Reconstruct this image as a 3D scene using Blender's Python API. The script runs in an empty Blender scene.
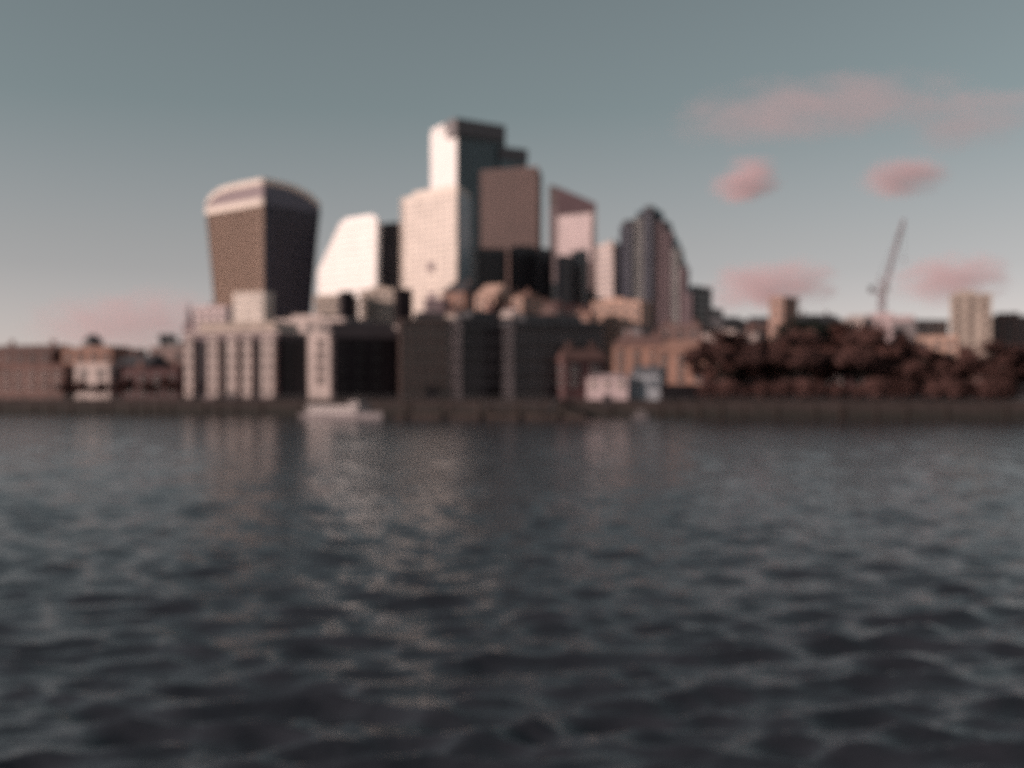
import bpy, bmesh, math, random
import numpy as np
from mathutils import Vector, noise

# ------------------------------------------------------------------ camera, sky, sun
C = bpy.context.scene
col = C.collection
R = math.radians
F, CAM_H, HOR = 1140.0, 6.0, 393.0          # focal length in pixels, eye height, horizon row
cam_data = bpy.data.cameras.new('camera')
cam = bpy.data.objects.new('camera', cam_data)
col.objects.link(cam)
cam.location = (0, 0, CAM_H)
cam.rotation_euler = (R(90), 0, 0)
cam_data.sensor_width = 36.0
cam_data.lens = 36.0 * F / 1024.0
cam_data.shift_y = (HOR - 384.0) / 1024.0
cam_data.clip_end = 60000.0
cam_data.dof.use_dof = True                 # the cine lens is focused too near: everything is soft
cam_data.dof.focus_distance = 1.0
cam_data.dof.aperture_fstop = 4.1
cam_data.dof.aperture_blades = 0
C.camera = cam

SUN_EL, SUN_AZ = 17.0, 254.0                # azimuth clockwise from +Y: the sun is to the left and a little behind
world = bpy.data.worlds.new('World')
C.world = world
world.use_nodes = True
wn, wl = world.node_tree.nodes, world.node_tree.links
sky = wn.new('ShaderNodeTexSky')
sky.sky_type = 'NISHITA'
sky.sun_disc = False
sky.sun_elevation = R(SUN_EL)
sky.sun_rotation = R(SUN_AZ)
sky.air_density = 1.0
sky.dust_density = 0.3
sky.ozone_density = 1.0
hsv = wn.new('ShaderNodeHueSaturation')
hsv.inputs['Saturation'].default_value = 0.30
wl.new(sky.outputs['Color'], hsv.inputs['Color'])
tint = wn.new('ShaderNodeMix'); tint.data_type = 'RGBA'; tint.blend_type = 'MULTIPLY'
tint.inputs['Factor'].default_value = 1.0
wtc = wn.new('ShaderNodeTexCoord'); wsep = wn.new('ShaderNodeSeparateXYZ'); wramp = wn.new('ShaderNodeValToRGB')
wl.new(wtc.outputs['Generated'], wsep.inputs['Vector']); wl.new(wsep.outputs['Z'], wramp.inputs['Fac'])
wramp.color_ramp.elements[0].position = 0.0; wramp.color_ramp.elements[0].color = (1.46, 1.25, 1.32, 1)     # rosy air low down
wramp.color_ramp.elements[1].position = 0.24; wramp.color_ramp.elements[1].color = (.80, .91, .88, 1)    # grey green higher up
wmid = wramp.color_ramp.elements.new(0.13); wmid.color = (1.10, 1.04, 1.02, 1)
wl.new(wramp.outputs['Color'], tint.inputs['B'])
wl.new(hsv.outputs['Color'], tint.inputs['A'])
bg = wn['Background']
wl.new(tint.outputs['Result'], bg.inputs['Color'])
bg.inputs['Strength'].default_value = 0.078

sun_data = bpy.data.lights.new('sun', 'SUN')
sun_data.energy = 4.6
sun_data.angle = R(0.5)
sun_data.color = (1.0, 0.81, 0.71)
sun = bpy.data.objects.new('sun', sun_data)
col.objects.link(sun)
sd = Vector((math.sin(R(SUN_AZ)) * math.cos(R(SUN_EL)), math.cos(R(SUN_AZ)) * math.cos(R(SUN_EL)), math.sin(R(SUN_EL))))
sun.rotation_euler = sd.to_track_quat('Z', 'Y').to_euler()

C.view_settings.view_transform = 'Standard'
C.view_settings.look = 'None'
C.view_settings.exposure = 0.0
C.view_settings.gamma = 1.0
C.view_settings.use_curve_mapping = False
C.render.engine = 'CYCLES'
C.cycles.use_denoising = False
C.cycles.max_bounces = 5
C.cycles.diffuse_bounces = 2
C.cycles.glossy_bounces = 3
C.cycles.volume_bounces = 1
C.cycles.sample_clamp_indirect = 3.0
C.cycles.caustics_reflective = False
C.cycles.caustics_refractive = False
C.cycles.filter_width = 2.0

rng = random.Random(7)
GZ = 4.2                                    # level of the far quay


def P(px, D):
    return Vector(((px - 512.0) / F * D, D))


def ZY(py, D):
    return CAM_H + (HOR - py) / F * D


def bank(X):
    return 290.8 - 0.297 * X


BA = math.atan(0.297)

# ------------------------------------------------------------------ materials


def mat(name, c, rough=0.8, var=0.25, scale=0.25, stretch=(1, 1, 0.35), metal=0.0, spec=0.5, fine=0.12, bump=0.0):
    m = bpy.data.materials.new(name)
    m.use_nodes = True
    n, l = m.node_tree.nodes, m.node_tree.links
    b = n['Principled BSDF']
    b.inputs['Roughness'].default_value = rough
    b.inputs['Metallic'].default_value = metal
    b.inputs['Specular IOR Level'].default_value = spec
    geo = n.new('ShaderNodeNewGeometry')
    mp = n.new('ShaderNodeMapping'); mp.inputs['Scale'].default_value = stretch
    l.new(geo.outputs['Position'], mp.inputs['Vector'])
    t1 = n.new('ShaderNodeTexNoise'); t1.inputs['Scale'].default_value = scale; t1.inputs['Detail'].default_value = 5
    t2 = n.new('ShaderNodeTexNoise'); t2.inputs['Scale'].default_value = scale * 9; t2.inputs['Detail'].default_value = 3
    l.new(mp.outputs['Vector'], t1.inputs['Vector']); l.new(mp.outputs['Vector'], t2.inputs['Vector'])
    r1 = n.new('ShaderNodeMapRange'); r1.inputs['From Min'].default_value = 0.3; r1.inputs['From Max'].default_value = 0.7
    r1.inputs['To Min'].default_value = 1 - var; r1.inputs['To Max'].default_value = 1 + var
    r2 = n.new('ShaderNodeMapRange'); r2.inputs['From Min'].default_value = 0.3; r2.inputs['From Max'].default_value = 0.7
    r2.inputs['To Min'].default_value = 1 - fine; r2.inputs['To Max'].default_value = 1 + fine
    l.new(t1.outputs['Fac'], r1.inputs['Value']); l.new(t2.outputs['Fac'], r2.inputs['Value'])
    mu = n.new('ShaderNodeMath'); mu.operation = 'MULTIPLY'
    l.new(r1.outputs['Result'], mu.inputs[0]); l.new(r2.outputs['Result'], mu.inputs[1])
    vm = n.new('ShaderNodeVectorMath'); vm.operation = 'SCALE'
    vm.inputs[0].default_value = c
    l.new(mu.outputs['Value'], vm.inputs['Scale'])
    l.new(vm.outputs['Vector'], b.inputs['Base Color'])
    if bump:
        bp = n.new('ShaderNodeBump'); bp.inputs['Strength'].default_value = bump
        l.new(t2.outputs['Fac'], bp.inputs['Height']); l.new(bp.outputs['Normal'], b.inputs['Normal'])
    return m


M = {}
M['white'] = mat('sun_glare_white', (.76, .70, .69), .5, .08)  # sun glare on tower faces put into the colour
M['cream'] = mat('cream_stone', (.66, .56, .51), .8, .15)
M['pale'] = mat('pale_pink_stone', (.50, .40, .38), .8, .2)
M['pink'] = mat('pinkish_panel', (.48, .36, .37), .6, .15)
M['beige'] = mat('beige_stone', (.40, .32, .28), .85, .2)
M['peach'] = mat('peach_render', (.47, .30, .245), .85, .2)
M['orange'] = mat('orange_brick', (.30, .165, .13), .9, .25)
M['brick'] = mat('red_brick', (.15, .082, .073), .9, .3, fine=.25)
M['dbrick'] = mat('dark_brick', (.10, .05, .045), .9, .3, fine=.25)
M['maroon'] = mat('maroon_brick', (.085, .04, .042), .9, .3)
M['brown'] = mat('bronze_fins', (.29, .175, .128), .55, .12)
M['brown2'] = mat('brown_panel', (.17, .10, .092), .6, .15)
M['umber'] = mat('umber_panel', (.155, .105, .096), .6, .2)
M['slate'] = mat('slate_panel', (.135, .115, .122), .6, .2)
M['slateblue'] = mat('slate_blue_panel', (.11, .106, .118), .5, .2)
M['teal'] = mat('teal_panel', (.135, .185, .205), .45, .12)
M['navy'] = mat('navy_fins', (.075, .076, .112), .5, .12)
M['dkbrown'] = mat('dull_brown_panel', (.15, .085, .078), .6, .12)
M['sidepanel'] = mat('grey_blue_panel', (.30, .34, .37), .5, .12)
M['headmauve'] = mat('dark_mauve_louvres', (.085, .058, .065), .95, .15, spec=.08)
M['bluepaint'] = mat('slate_blue_paint', (.30, .31, .345), .6, .15)
M['charcoal'] = mat('charcoal_fins', (.085, .072, .080), .6, .2)
M['tan'] = mat('tan_brick', (.30, .185, .155), .9, .25)
M['mauve'] = mat('mauve_panel', (.17, .115, .13), .6, .15)
M['grey'] = mat('grey_concrete', (.28, .26, .26), .85, .2)
M['dgrey'] = mat('dark_grey_metal', (.055, .052, .058), .5, .25)
M['black'] = mat('charcoal_cladding', (.036, .028, .032), .8, .3, spec=.15)
M['roof'] = mat('slate_roof', (.05, .045, .052), .8, .3)
M['wall'] = mat('river_wall_stone', (.038, .027, .026), .95, .4, scale=.4, stretch=(1, 1, 2.2), bump=.5)
def tide(m):
    n, l = m.node_tree.nodes, m.node_tree.links
    b = n['Principled BSDF']; src = b.inputs['Base Color'].links[0].from_socket
    geo = n.new('ShaderNodeNewGeometry'); sp = n.new('ShaderNodeSeparateXYZ'); l.new(geo.outputs['Position'], sp.inputs['Vector'])
    nz = n.new('ShaderNodeTexNoise'); nz.inputs['Scale'].default_value = .35; l.new(geo.outputs['Position'], nz.inputs['Vector'])
    ad = n.new('ShaderNodeMath'); ad.operation = 'MULTIPLY_ADD'; ad.inputs[1].default_value = 1.6
    l.new(nz.outputs['Fac'], ad.inputs[0]); l.new(sp.outputs['Z'], ad.inputs[2])
    mr = n.new('ShaderNodeMapRange'); mr.inputs['From Min'].default_value = 2.2; mr.inputs['From Max'].default_value = 3.0
    l.new(ad.outputs['Value'], mr.inputs['Value'])
    mx = n.new('ShaderNodeMix'); mx.data_type = 'RGBA'
    mx.inputs['A'].default_value = (.021, .018, .016, 1)      # wet weed below the tide line
    l.new(mr.outputs['Result'], mx.inputs['Factor']); l.new(src, mx.inputs['B'])
    l.new(mx.outputs['Result'], b.inputs['Base Color'])


tide(M['wall'])
M['ground'] = mat('paved_ground', (.12, .10, .095), .9, .25)
M['bark'] = mat('bark', (.045, .032, .028), .95, .3)
M['wood'] = mat('weathered_timber', (.06, .04, .035), .9, .3)
M['crane'] = mat('crane_paint', (.26, .17, .19), .6, .2)
M['boat'] = mat('boat_paint', (.36, .31, .31), .4, .06)
M['hull'] = mat('hull_paint', (.27, .23, .24), .45, .15)


def glass(name, c, rough=.12, spec=.6):
    return mat(name, c, rough, .35, scale=.12, stretch=(1, 1, 1), spec=spec, fine=.3)


M['g_dark'] = glass('dark_glass', (.046, .037, .041), .2, .3)
M['g_blue'] = glass('blue_grey_glass', (.045, .060, .078))
M['g_teal'] = glass('teal_glass', (.085, .12, .135))
M['g_brown'] = glass('bronze_glass', (.055, .032, .028))
M['g_pale'] = glass('pale_glass', (.30, .26, .27), .25)
M['g_black'] = glass('black_glass', (.022, .018, .022), .2, .2)


def leafmat(name, c):
    m = mat(name, c, .9, .45, scale=.5, stretch=(1, 1, 1), fine=.3)
    b = m.node_tree.nodes['Principled BSDF']
    b.inputs['Specular IOR Level'].default_value = .15
    return m


M['russet'] = leafmat('russet_twigs', (.15, .074, .066))
M['umberleaf'] = leafmat('umber_twigs', (.115, .060, .055))
M['evergreen'] = leafmat('evergreen_leaves', (.022, .026, .022))

# ------------------------------------------------------------------ mesh helpers


class MB:
    def __init__(s):
        s.v, s.f, s.m = [], [], []

    def add(s, vs, fs, mi=0):
        k = len(s.v)
        s.v += [tuple(v) for v in vs]
        for f in fs:
            s.f.append([k + i for i in f]); s.m.append(mi)
        return s

    def prism(s, poly, z0, z1, top=None, mi=0):
        """poly: counter-clockwise (x, y); z1 a number or one per corner; top: another outline for the upper end."""
        n = len(poly)
        t = top or poly
        zt = z1 if isinstance(z1, (list, tuple)) else [z1] * n
        vs = [(p[0], p[1], z0) for p in poly] + [(p[0], p[1], zt[i]) for i, p in enumerate(t)]
        fs = [list(range(n - 1, -1, -1)), list(range(n, 2 * n))] + [[i, (i + 1) % n, n + (i + 1) % n, n + i] for i in range(n)]
        return s.add(vs, fs, mi)

    def box(s, c, u, w, d, z0, z1, mi=0):
        """c: centre (x, y); u: unit direction of the width; w wide, d deep."""
        u = Vector(u[:2]).normalized(); v = Vector((-u.y, u.x)); c = Vector(c[:2])
        a, b = u * w / 2, v * d / 2
        return s.prism([c - a - b, c + a - b, c + a + b, c - a + b], z0, z1, mi=mi)

    def bar(s, p, q, r, sides=5, r2=None, mi=0):
        p, q = Vector(p), Vector(q)
        d = (q - p)
        if d.length < 1e-6:
            return s
        d.normalize()
        a = d.orthogonal().normalized(); b = d.cross(a)
        r2 = r if r2 is None else r2
        vs = []
        for (o, rr) in ((p, r), (q, r2)):
            for k in range(sides):
                t = 2 * math.pi * k / sides
                vs.append(o + a * math.cos(t) * rr + b * math.sin(t) * rr)
        fs = [[k, (k + 1) % sides, sides + (k + 1) % sides, sides + k] for k in range(sides)]
        fs += [list(range(sides - 1, -1, -1)), list(range(sides, 2 * sides))]
        return s.add(vs, fs, mi)

    def mesh(s, name, mats, off=(0, 0, 0), smooth=False):
        me = bpy.data.meshes.new(name)
        o = Vector(off)
        me.from_pydata([tuple(Vector(v) - o) for v in s.v], [], s.f)
        for m in (mats if isinstance(mats, (list, tuple)) else [mats]):
            me.materials.append(M[m] if isinstance(m, str) else m)
        me.polygons.foreach_set('material_index', s.m)
        if smooth:
            me.polygons.foreach_set('use_smooth', [True] * len(s.f))
        me.update()
        return me


def tag(o, label=None, cat=None, group=None, kind=None):
    if label: o['label'] = label
    if cat: o['category'] = cat
    if group: o['group'] = group
    if kind: o['kind'] = kind
    return o


def thing(name, label, cat, loc, group=None):
    o = bpy.data.objects.new(name, None)
    col.objects.link(o)
    o.location = loc
    o.empty_display_size = 2
    return tag(o, label, cat, group)


def wloc(o):
    p = Vector(o.location)
    while o.parent:
        o = o.parent; p += Vector(o.location)
    return p


def part(name, mb, mats, parent, smooth=False):
    """One mesh object; mb holds scene coordinates, the parent is unrotated."""
    me = mb.mesh(name, mats, wloc(parent) if parent else (0, 0, 0), smooth)
    o = bpy.data.objects.new(name, me)
    col.objects.link(o)
    if parent: o.parent = parent
    return o


def ccw(poly):
    a = sum(poly[i][0] * poly[(i + 1) % len(poly)][1] - poly[(i + 1) % len(poly)][0] * poly[i][1] for i in range(len(poly)))
    poly = [Vector(p[:2]) for p in poly]
    return poly if a > 0 else poly[::-1]


def offset(poly, d):
    n = len(poly); out = []
    for i in range(n):
        a, b, c = poly[i - 1], poly[i], poly[(i + 1) % n]
        e1, e2 = (b - a).normalized(), (c - b).normalized()
        n1, n2 = Vector((e1.y, -e1.x)), Vector((e2.y, -e2.x))
        m = (n1 + n2)
        k = max(.3, 1 + n1.dot(n2))
        out.append(b + m * (d / k))
    return out


def edges_out(poly):
    for i in range(len(poly)):
        a, b = poly[i], poly[(i + 1) % len(poly)]
        e = b - a
        yield a, b, e.length, e.normalized(), Vector((e.y, -e.x)).normalized()


WIN = {}


def window_mesh(w, h, g, f):
    k = (round(w, 1), round(h, 1), g, f)
    if k not in WIN:
        w, h = k[0], k[1]
        mb = MB()
        t = .14
        # local: x along the wall, -y outward
        mb.prism([(-w / 2, -.06), (w / 2, -.06), (w / 2, .10), (-w / 2, .10)], t, h - t, mi=0)
        for (x0, x1, z0, z1) in ((-w / 2 - t, -w / 2, 0, h), (w / 2, w / 2 + t, 0, h), (-w / 2, w / 2, h - t, h), (-w / 2, w / 2, 0, t), (-.04, .04, t, h - t)):
            mb.prism([(x0, -.24), (x1, -.24), (x1, .08), (x0, .08)], z0, z1, mi=1)
        mb.prism([(-w / 2 - .25, -.34), (w / 2 + .25, -.34), (w / 2 + .25, .05), (-w / 2 - .25, .05)], -.15, -.003, mi=1)
        WIN[k] = mb.mesh('window', [g, f])
    return WIN[k]


def add_windows(t, poly, z0, z1, fh=3.8, bw=4.2, ww=1.8, wh=2.2, g='g_dark', f='grey', cap=70, face=None):
    """A window object per bay and storey on the walls that look over the river."""
    spots = []
    for i, (a, b, L, e, nrm) in enumerate(edges_out(poly)):
        mid = (a + b) / 2
        if nrm.dot(mid) > -.12 * mid.length or L < 3:
            continue
        n = max(1, int((L - 1.0) / bw)); k = max(1, int((z1 - z0 - .8) / fh))
        for r in range(k):
            for c_ in range(n):
                p = a + e * (L * (c_ + .5) / n)
                spots.append((k - r, p, z1 - .9 - wh - r * fh, nrm))
    spots.sort(key=lambda q: -q[0])
    base = Vector(t.location)
    me = window_mesh(ww, wh, g, f)
    for (_, p, z, nrm) in spots[:cap]:
        o = bpy.data.objects.new('window', me)
        col.objects.link(o)
        o.parent = t
        o.location = Vector((p.x, p.y, z)) - base
        o.rotation_euler = (0, 0, math.atan2(nrm.y, nrm.x) + math.pi / 2)


def quad(x0, x1, D, depth, a):
    """Outline of a block whose front face spans columns x0..x1 at distance D, turned by a (positive: faces left)."""
    c = P((x0 + x1) / 2, D); w = (x1 - x0) / F * D
    u = Vector((math.cos(a), -math.sin(a))); v = Vector((math.sin(a), math.cos(a)))
    return [c - u * w / 2, c + u * w / 2, c + u * w / 2 + v * depth, c - u * w / 2 + v * depth], u, v


def roof_bits(t, poly, z, kind, m, u):
    cx = sum((p for p in poly), Vector((0, 0))) / len(poly)
    w = (poly[1] - poly[0]).length; d = (poly[2] - poly[1]).length
    if 'p' in kind:      # plant room
        part('plant_room', MB().box(cx - u * w * .12, u, w * .45, d * .5, z + .002, z + 2.6), m if 'P' not in kind else 'dgrey', t)
        mb = MB()
        for k in range(4):
            q = cx + u * w * (.18 + .07 * k)
            mb.box(q, u, w * .045, d * .3, z + .002, z + 1.3)
        part('vents', mb, 'dgrey', t)
    if 'c' in kind:      # chimneys
        for k in (-.34, .3):
            part('chimney', MB().box(cx + u * w * k, u, 1.4, 1.0, z - .5, z + 3.2).box(cx + u * w * k, u, 1.7, 1.3, z + 3.202, z + 3.5), 'brick', t)
    if 'f' in kind:      # flagpole
        part('flagpole', MB().bar((cx.x, cx.y, z), (cx.x, cx.y, z + 7), .09), 'grey', t)


def block(name, label, cat, x0, x1, ytop, D, depth=18, a=BA, wall='beige', g='g_dark', f='grey', fh=3.8, bw=4.4, ww=1.9, wh=2.3,
          roof='p', cap=70, gable=0, rmat='roof', group=None, parapet=True, z0=GZ, windows=True):
    poly, u, v = quad(x0, x1, D, depth, a)
    z1 = ZY(ytop, D)
    c = sum(poly, Vector((0, 0))) / 4
    t = thing(name, label, cat, (c.x, c.y, z0), group)
    part('walls', MB().prism(poly, z0, z1), wall, t)
    if windows:
        add_windows(t, poly, z0 + .8, z1 - .3, fh, bw, ww, wh, g, f, cap)
    w = (poly[1] - poly[0]).length
    if gable:
        o = offset(poly, .5)
        r0, r1 = (o[0] + o[3]) / 2, (o[1] + o[2]) / 2
        zz = [z1 + .003] * 4
        vs = [(p.x, p.y, z1 + .003) for p in o] + [(r0.x + u.x * w * .08, r0.y + u.y * w * .08, z1 + gable), (r1.x - u.x * w * .08, r1.y - u.y * w * .08, z1 + gable)]
        rf = part('roof', MB().add(vs, [[3, 2, 1, 0], [0, 1, 5, 4], [2, 3, 4, 5], [1, 2, 5], [3, 0, 4]]), rmat, t)
        if 'c' in roof:
            for k in (-.3, .27):
                q = c + u * w * k
                part('chimney', MB().box(q, u, 1.3, 1.0, z1 + gable * .4, z1 + gable + 1.8), 'brick', rf)
    else:
        if parapet:
            mb = MB()
            o, i = offset(poly, .25), offset(poly, -.35)
            for k in range(4):
                j = (k + 1) % 4
                mb.prism([o[k], o[j], i[j], i[k]], z1 + .002, z1 + .9)
            part('parapet', mb, wall, t)
        roof_bits(t, poly, z1, roof, wall, u)
    return t


def tower(name, label, cat, plan, ytop, Dref, g='g_dark', band='slate', mull=None, fh=4.0, bh=1.1, ms=3.0, mw=.35, md=.35,
          z0=GZ, group=None, cap=None, capmat='dgrey', bd=.15):
    """A tall office tower: glass walls, floor bands and mullions as one part each, and a roof crown."""
    poly = ccw([P(*p) for p in plan])
    z1 = ZY(ytop, Dref)
    c = sum(poly, Vector((0, 0))) / len(poly)
    t = thing(name, label, cat, (c.x, c.y, z0), group)
    part('glass_walls', MB().prism(poly, z0, z1), g, t)
    mb = MB(); o = offset(poly, bd); z = z0 + fh
    while z < z1 - bh:
        mb.prism(o, z, z + bh); z += fh
    mb.prism(offset(poly, bd + .05), z1 - bh * .8, z1 + .4)
    part('floor_bands', mb, band, t)
    if mull:
        mb = MB()
        for a, b, L, e, nrm in edges_out(poly):
            n = max(1, int(L / ms))
            for k in range(n + 1):
                mb.box(a + e * (L * k / n) + nrm * (md * .5 + .002), e, mw, md, z0, z1 + .2)
        part('mullions', mb, mull, t)
    if cap:
        part('plant_room', MB().prism(offset(poly, -cap[0]), z1 + .4, z1 + cap[1]), capmat, t)
    return t


# ------------------------------------------------------------------ water, land, river wall
def build_water():
    nr, na = 680, 760
    r = 14.0 * (900.0 / 14.0) ** (np.arange(nr) / (nr - 1))
    th = np.linspace(R(-68), R(68), na)
    rr, tt = np.meshgrid(r, th, indexing='ij')
    X = rr * np.sin(tt); Y = rr * np.cos(tt) - 8.0
    dr = rr * math.log(900.0 / 14.0) / (nr - 1)
    g = np.random.default_rng(11)
    Zz = np.zeros_like(X); DX = np.zeros_like(X); DY = np.zeros_like(X)
    for k in range(150):
        lam = 0.36 * (5.0 / 0.36) ** g.random()
        ang = R(-80) + g.normal(0, .42)          # crests lie mostly across the view
        kx, ky = 2 * math.pi / lam * math.cos(ang), 2 * math.pi / lam * math.sin(ang)
        amp = .0092 * lam * (1.0 if lam < 1.4 else (1.4 / lam) ** 1.3)
        ph = g.random() * 6.283
        fade = np.clip((lam / (dr * 2.4) - 1.0), 0, 1)
        a = kx * X + ky * Y + ph
        s, c = np.sin(a), np.cos(a)
        Zz += amp * fade * s
        DX += .8 * amp * fade * c * math.cos(ang); DY += .8 * amp * fade * c * math.sin(ang)
    # gusts: patches of rougher and calmer water
    gust = .75 + .5 * (.5 + .25 * np.sin(X * .021 + Y * .043 + 1.3) + .25 * np.sin(X * .05 - Y * .017))
    Zz *= gust
    co = np.stack([X + DX, Y + DY, Zz], -1).reshape(-1, 3).astype(np.float32)
    idx = np.arange(nr * na).reshape(nr, na)
    q = np.stack([idx[:-1, :-1], idx[1:, :-1], idx[1:, 1:], idx[:-1, 1:]], -1).reshape(-1, 4)
    q = q[:, ::-1]
    me = bpy.data.meshes.new('river_water')
    me.vertices.add(len(co)); me.vertices.foreach_set('co', co.ravel())
    me.loops.add(q.size); me.loops.foreach_set('vertex_index', q.ravel().astype(np.int32))
    me.polygons.add(len(q)); me.polygons.foreach_set('loop_start', np.arange(0, q.size, 4, dtype=np.int32))
    me.polygons.foreach_set('use_smooth', np.ones(len(q), dtype=bool))
    me.update(calc_edges=True); me.validate()
    m = bpy.data.materials.new('river_water'); m.use_nodes = True
    n, l = m.node_tree.nodes, m.node_tree.links
    b = n['Principled BSDF']
    b.inputs['Base Color'].default_value = (.027, .028, .036, 1)
    b.inputs['Roughness'].default_value = .08
    b.inputs['IOR'].default_value = 1.45
    geo = n.new('ShaderNodeNewGeometry')
    mp = n.new('ShaderNodeMapping'); mp.inputs['Scale'].default_value = (.45, 1.1, 1); mp.inputs['Rotation'].default_value = (0, 0, .2)
    l.new(geo.outputs['Position'], mp.inputs['Vector'])
    t1 = n.new('ShaderNodeTexNoise'); t1.inputs['Scale'].default_value = 2.2; t1.inputs['Detail'].default_value = 5; t1.inputs['Roughness'].default_value = .6
    l.new(mp.outputs['Vector'], t1.inputs['Vector'])
    bp = n.new('ShaderNodeBump'); bp.inputs['Strength'].default_value = .35; bp.inputs['Distance'].default_value = .25
    l.new(t1.outputs['Fac'], bp.inputs['Height']); l.new(bp.outputs['Normal'], b.inputs['Normal'])
    me.materials.append(m)
    o = bpy.data.objects.new('water', me); col.objects.link(o); tag(o, kind='structure')
    # the river goes on behind and beside the modelled chop
    mb = MB(); mb.add([(-6000, -6000, -.6), (6000, -6000, -.6), (6000, 700, -.6), (-6000, 700, -.6)], [[0, 1, 2, 3]])
    tag(part('river_bed', mb, m, None), kind='structure')


build_water()
gx = [-700, -400, -250, -150, -75, 0, 75, 130, 220, 420]
mb = MB()
pl = [Vector((x, bank(x) + 1.2)) for x in gx] + [Vector((14000, bank(420))), Vector((14000, 26000)), Vector((-14000, 26000)), Vector((-14000, bank(-700)))]
mb.prism(pl, -3, GZ)
tag(part('ground', mb, 'ground', None), kind='structure')

t = thing('river_wall', 'dark stained stone river wall along the whole far bank', 'wall', (0, bank(0), 0))
mb, mb2, mb3 = MB(), MB(), MB()
for i in range(len(gx) - 1):
    a, b = Vector((gx[i], bank(gx[i]))), Vector((gx[i + 1], bank(gx[i + 1])))
    u = (b - a).normalized(); v = Vector((-u.y, u.x))
    mb.prism([a, b, b + v * 1.15, a + v * 1.15], -2.5, GZ - .25)
    mb2.prism([a - v * .2, b - v * .2, b + v * 1.1, a + v * 1.1], GZ - .248, GZ + .1)
    k = 0.0
    while k < (b - a).length - 2:
        k += rng.uniform(3, 13)
        p = a + u * k - v * .16
        mb3.box(p, u, .3, .3, -2.5, GZ - 1.2)
part('stone_face', mb, 'wall', t); part('coping', mb2, 'wall', t); part('timber_fenders', mb3, 'wood', t)

t = thing('promenade_railing', 'thin dark railing along the top of the river wall', 'railing', (0, bank(0), GZ))
mb = MB()
x = -260.0
while x < 190:
    mb.bar((x, bank(x) + .5, GZ + .1), (x, bank(x) + .5, GZ + 1.2), .05, 4)
    x += 2.0
for z in (.55, .9, 1.2):
    mb.bar((-260, bank(-260) + .5, GZ + z), (190, bank(190) + .5, GZ + z), .04, 4)
part('rails', mb, 'dgrey', t)

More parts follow.
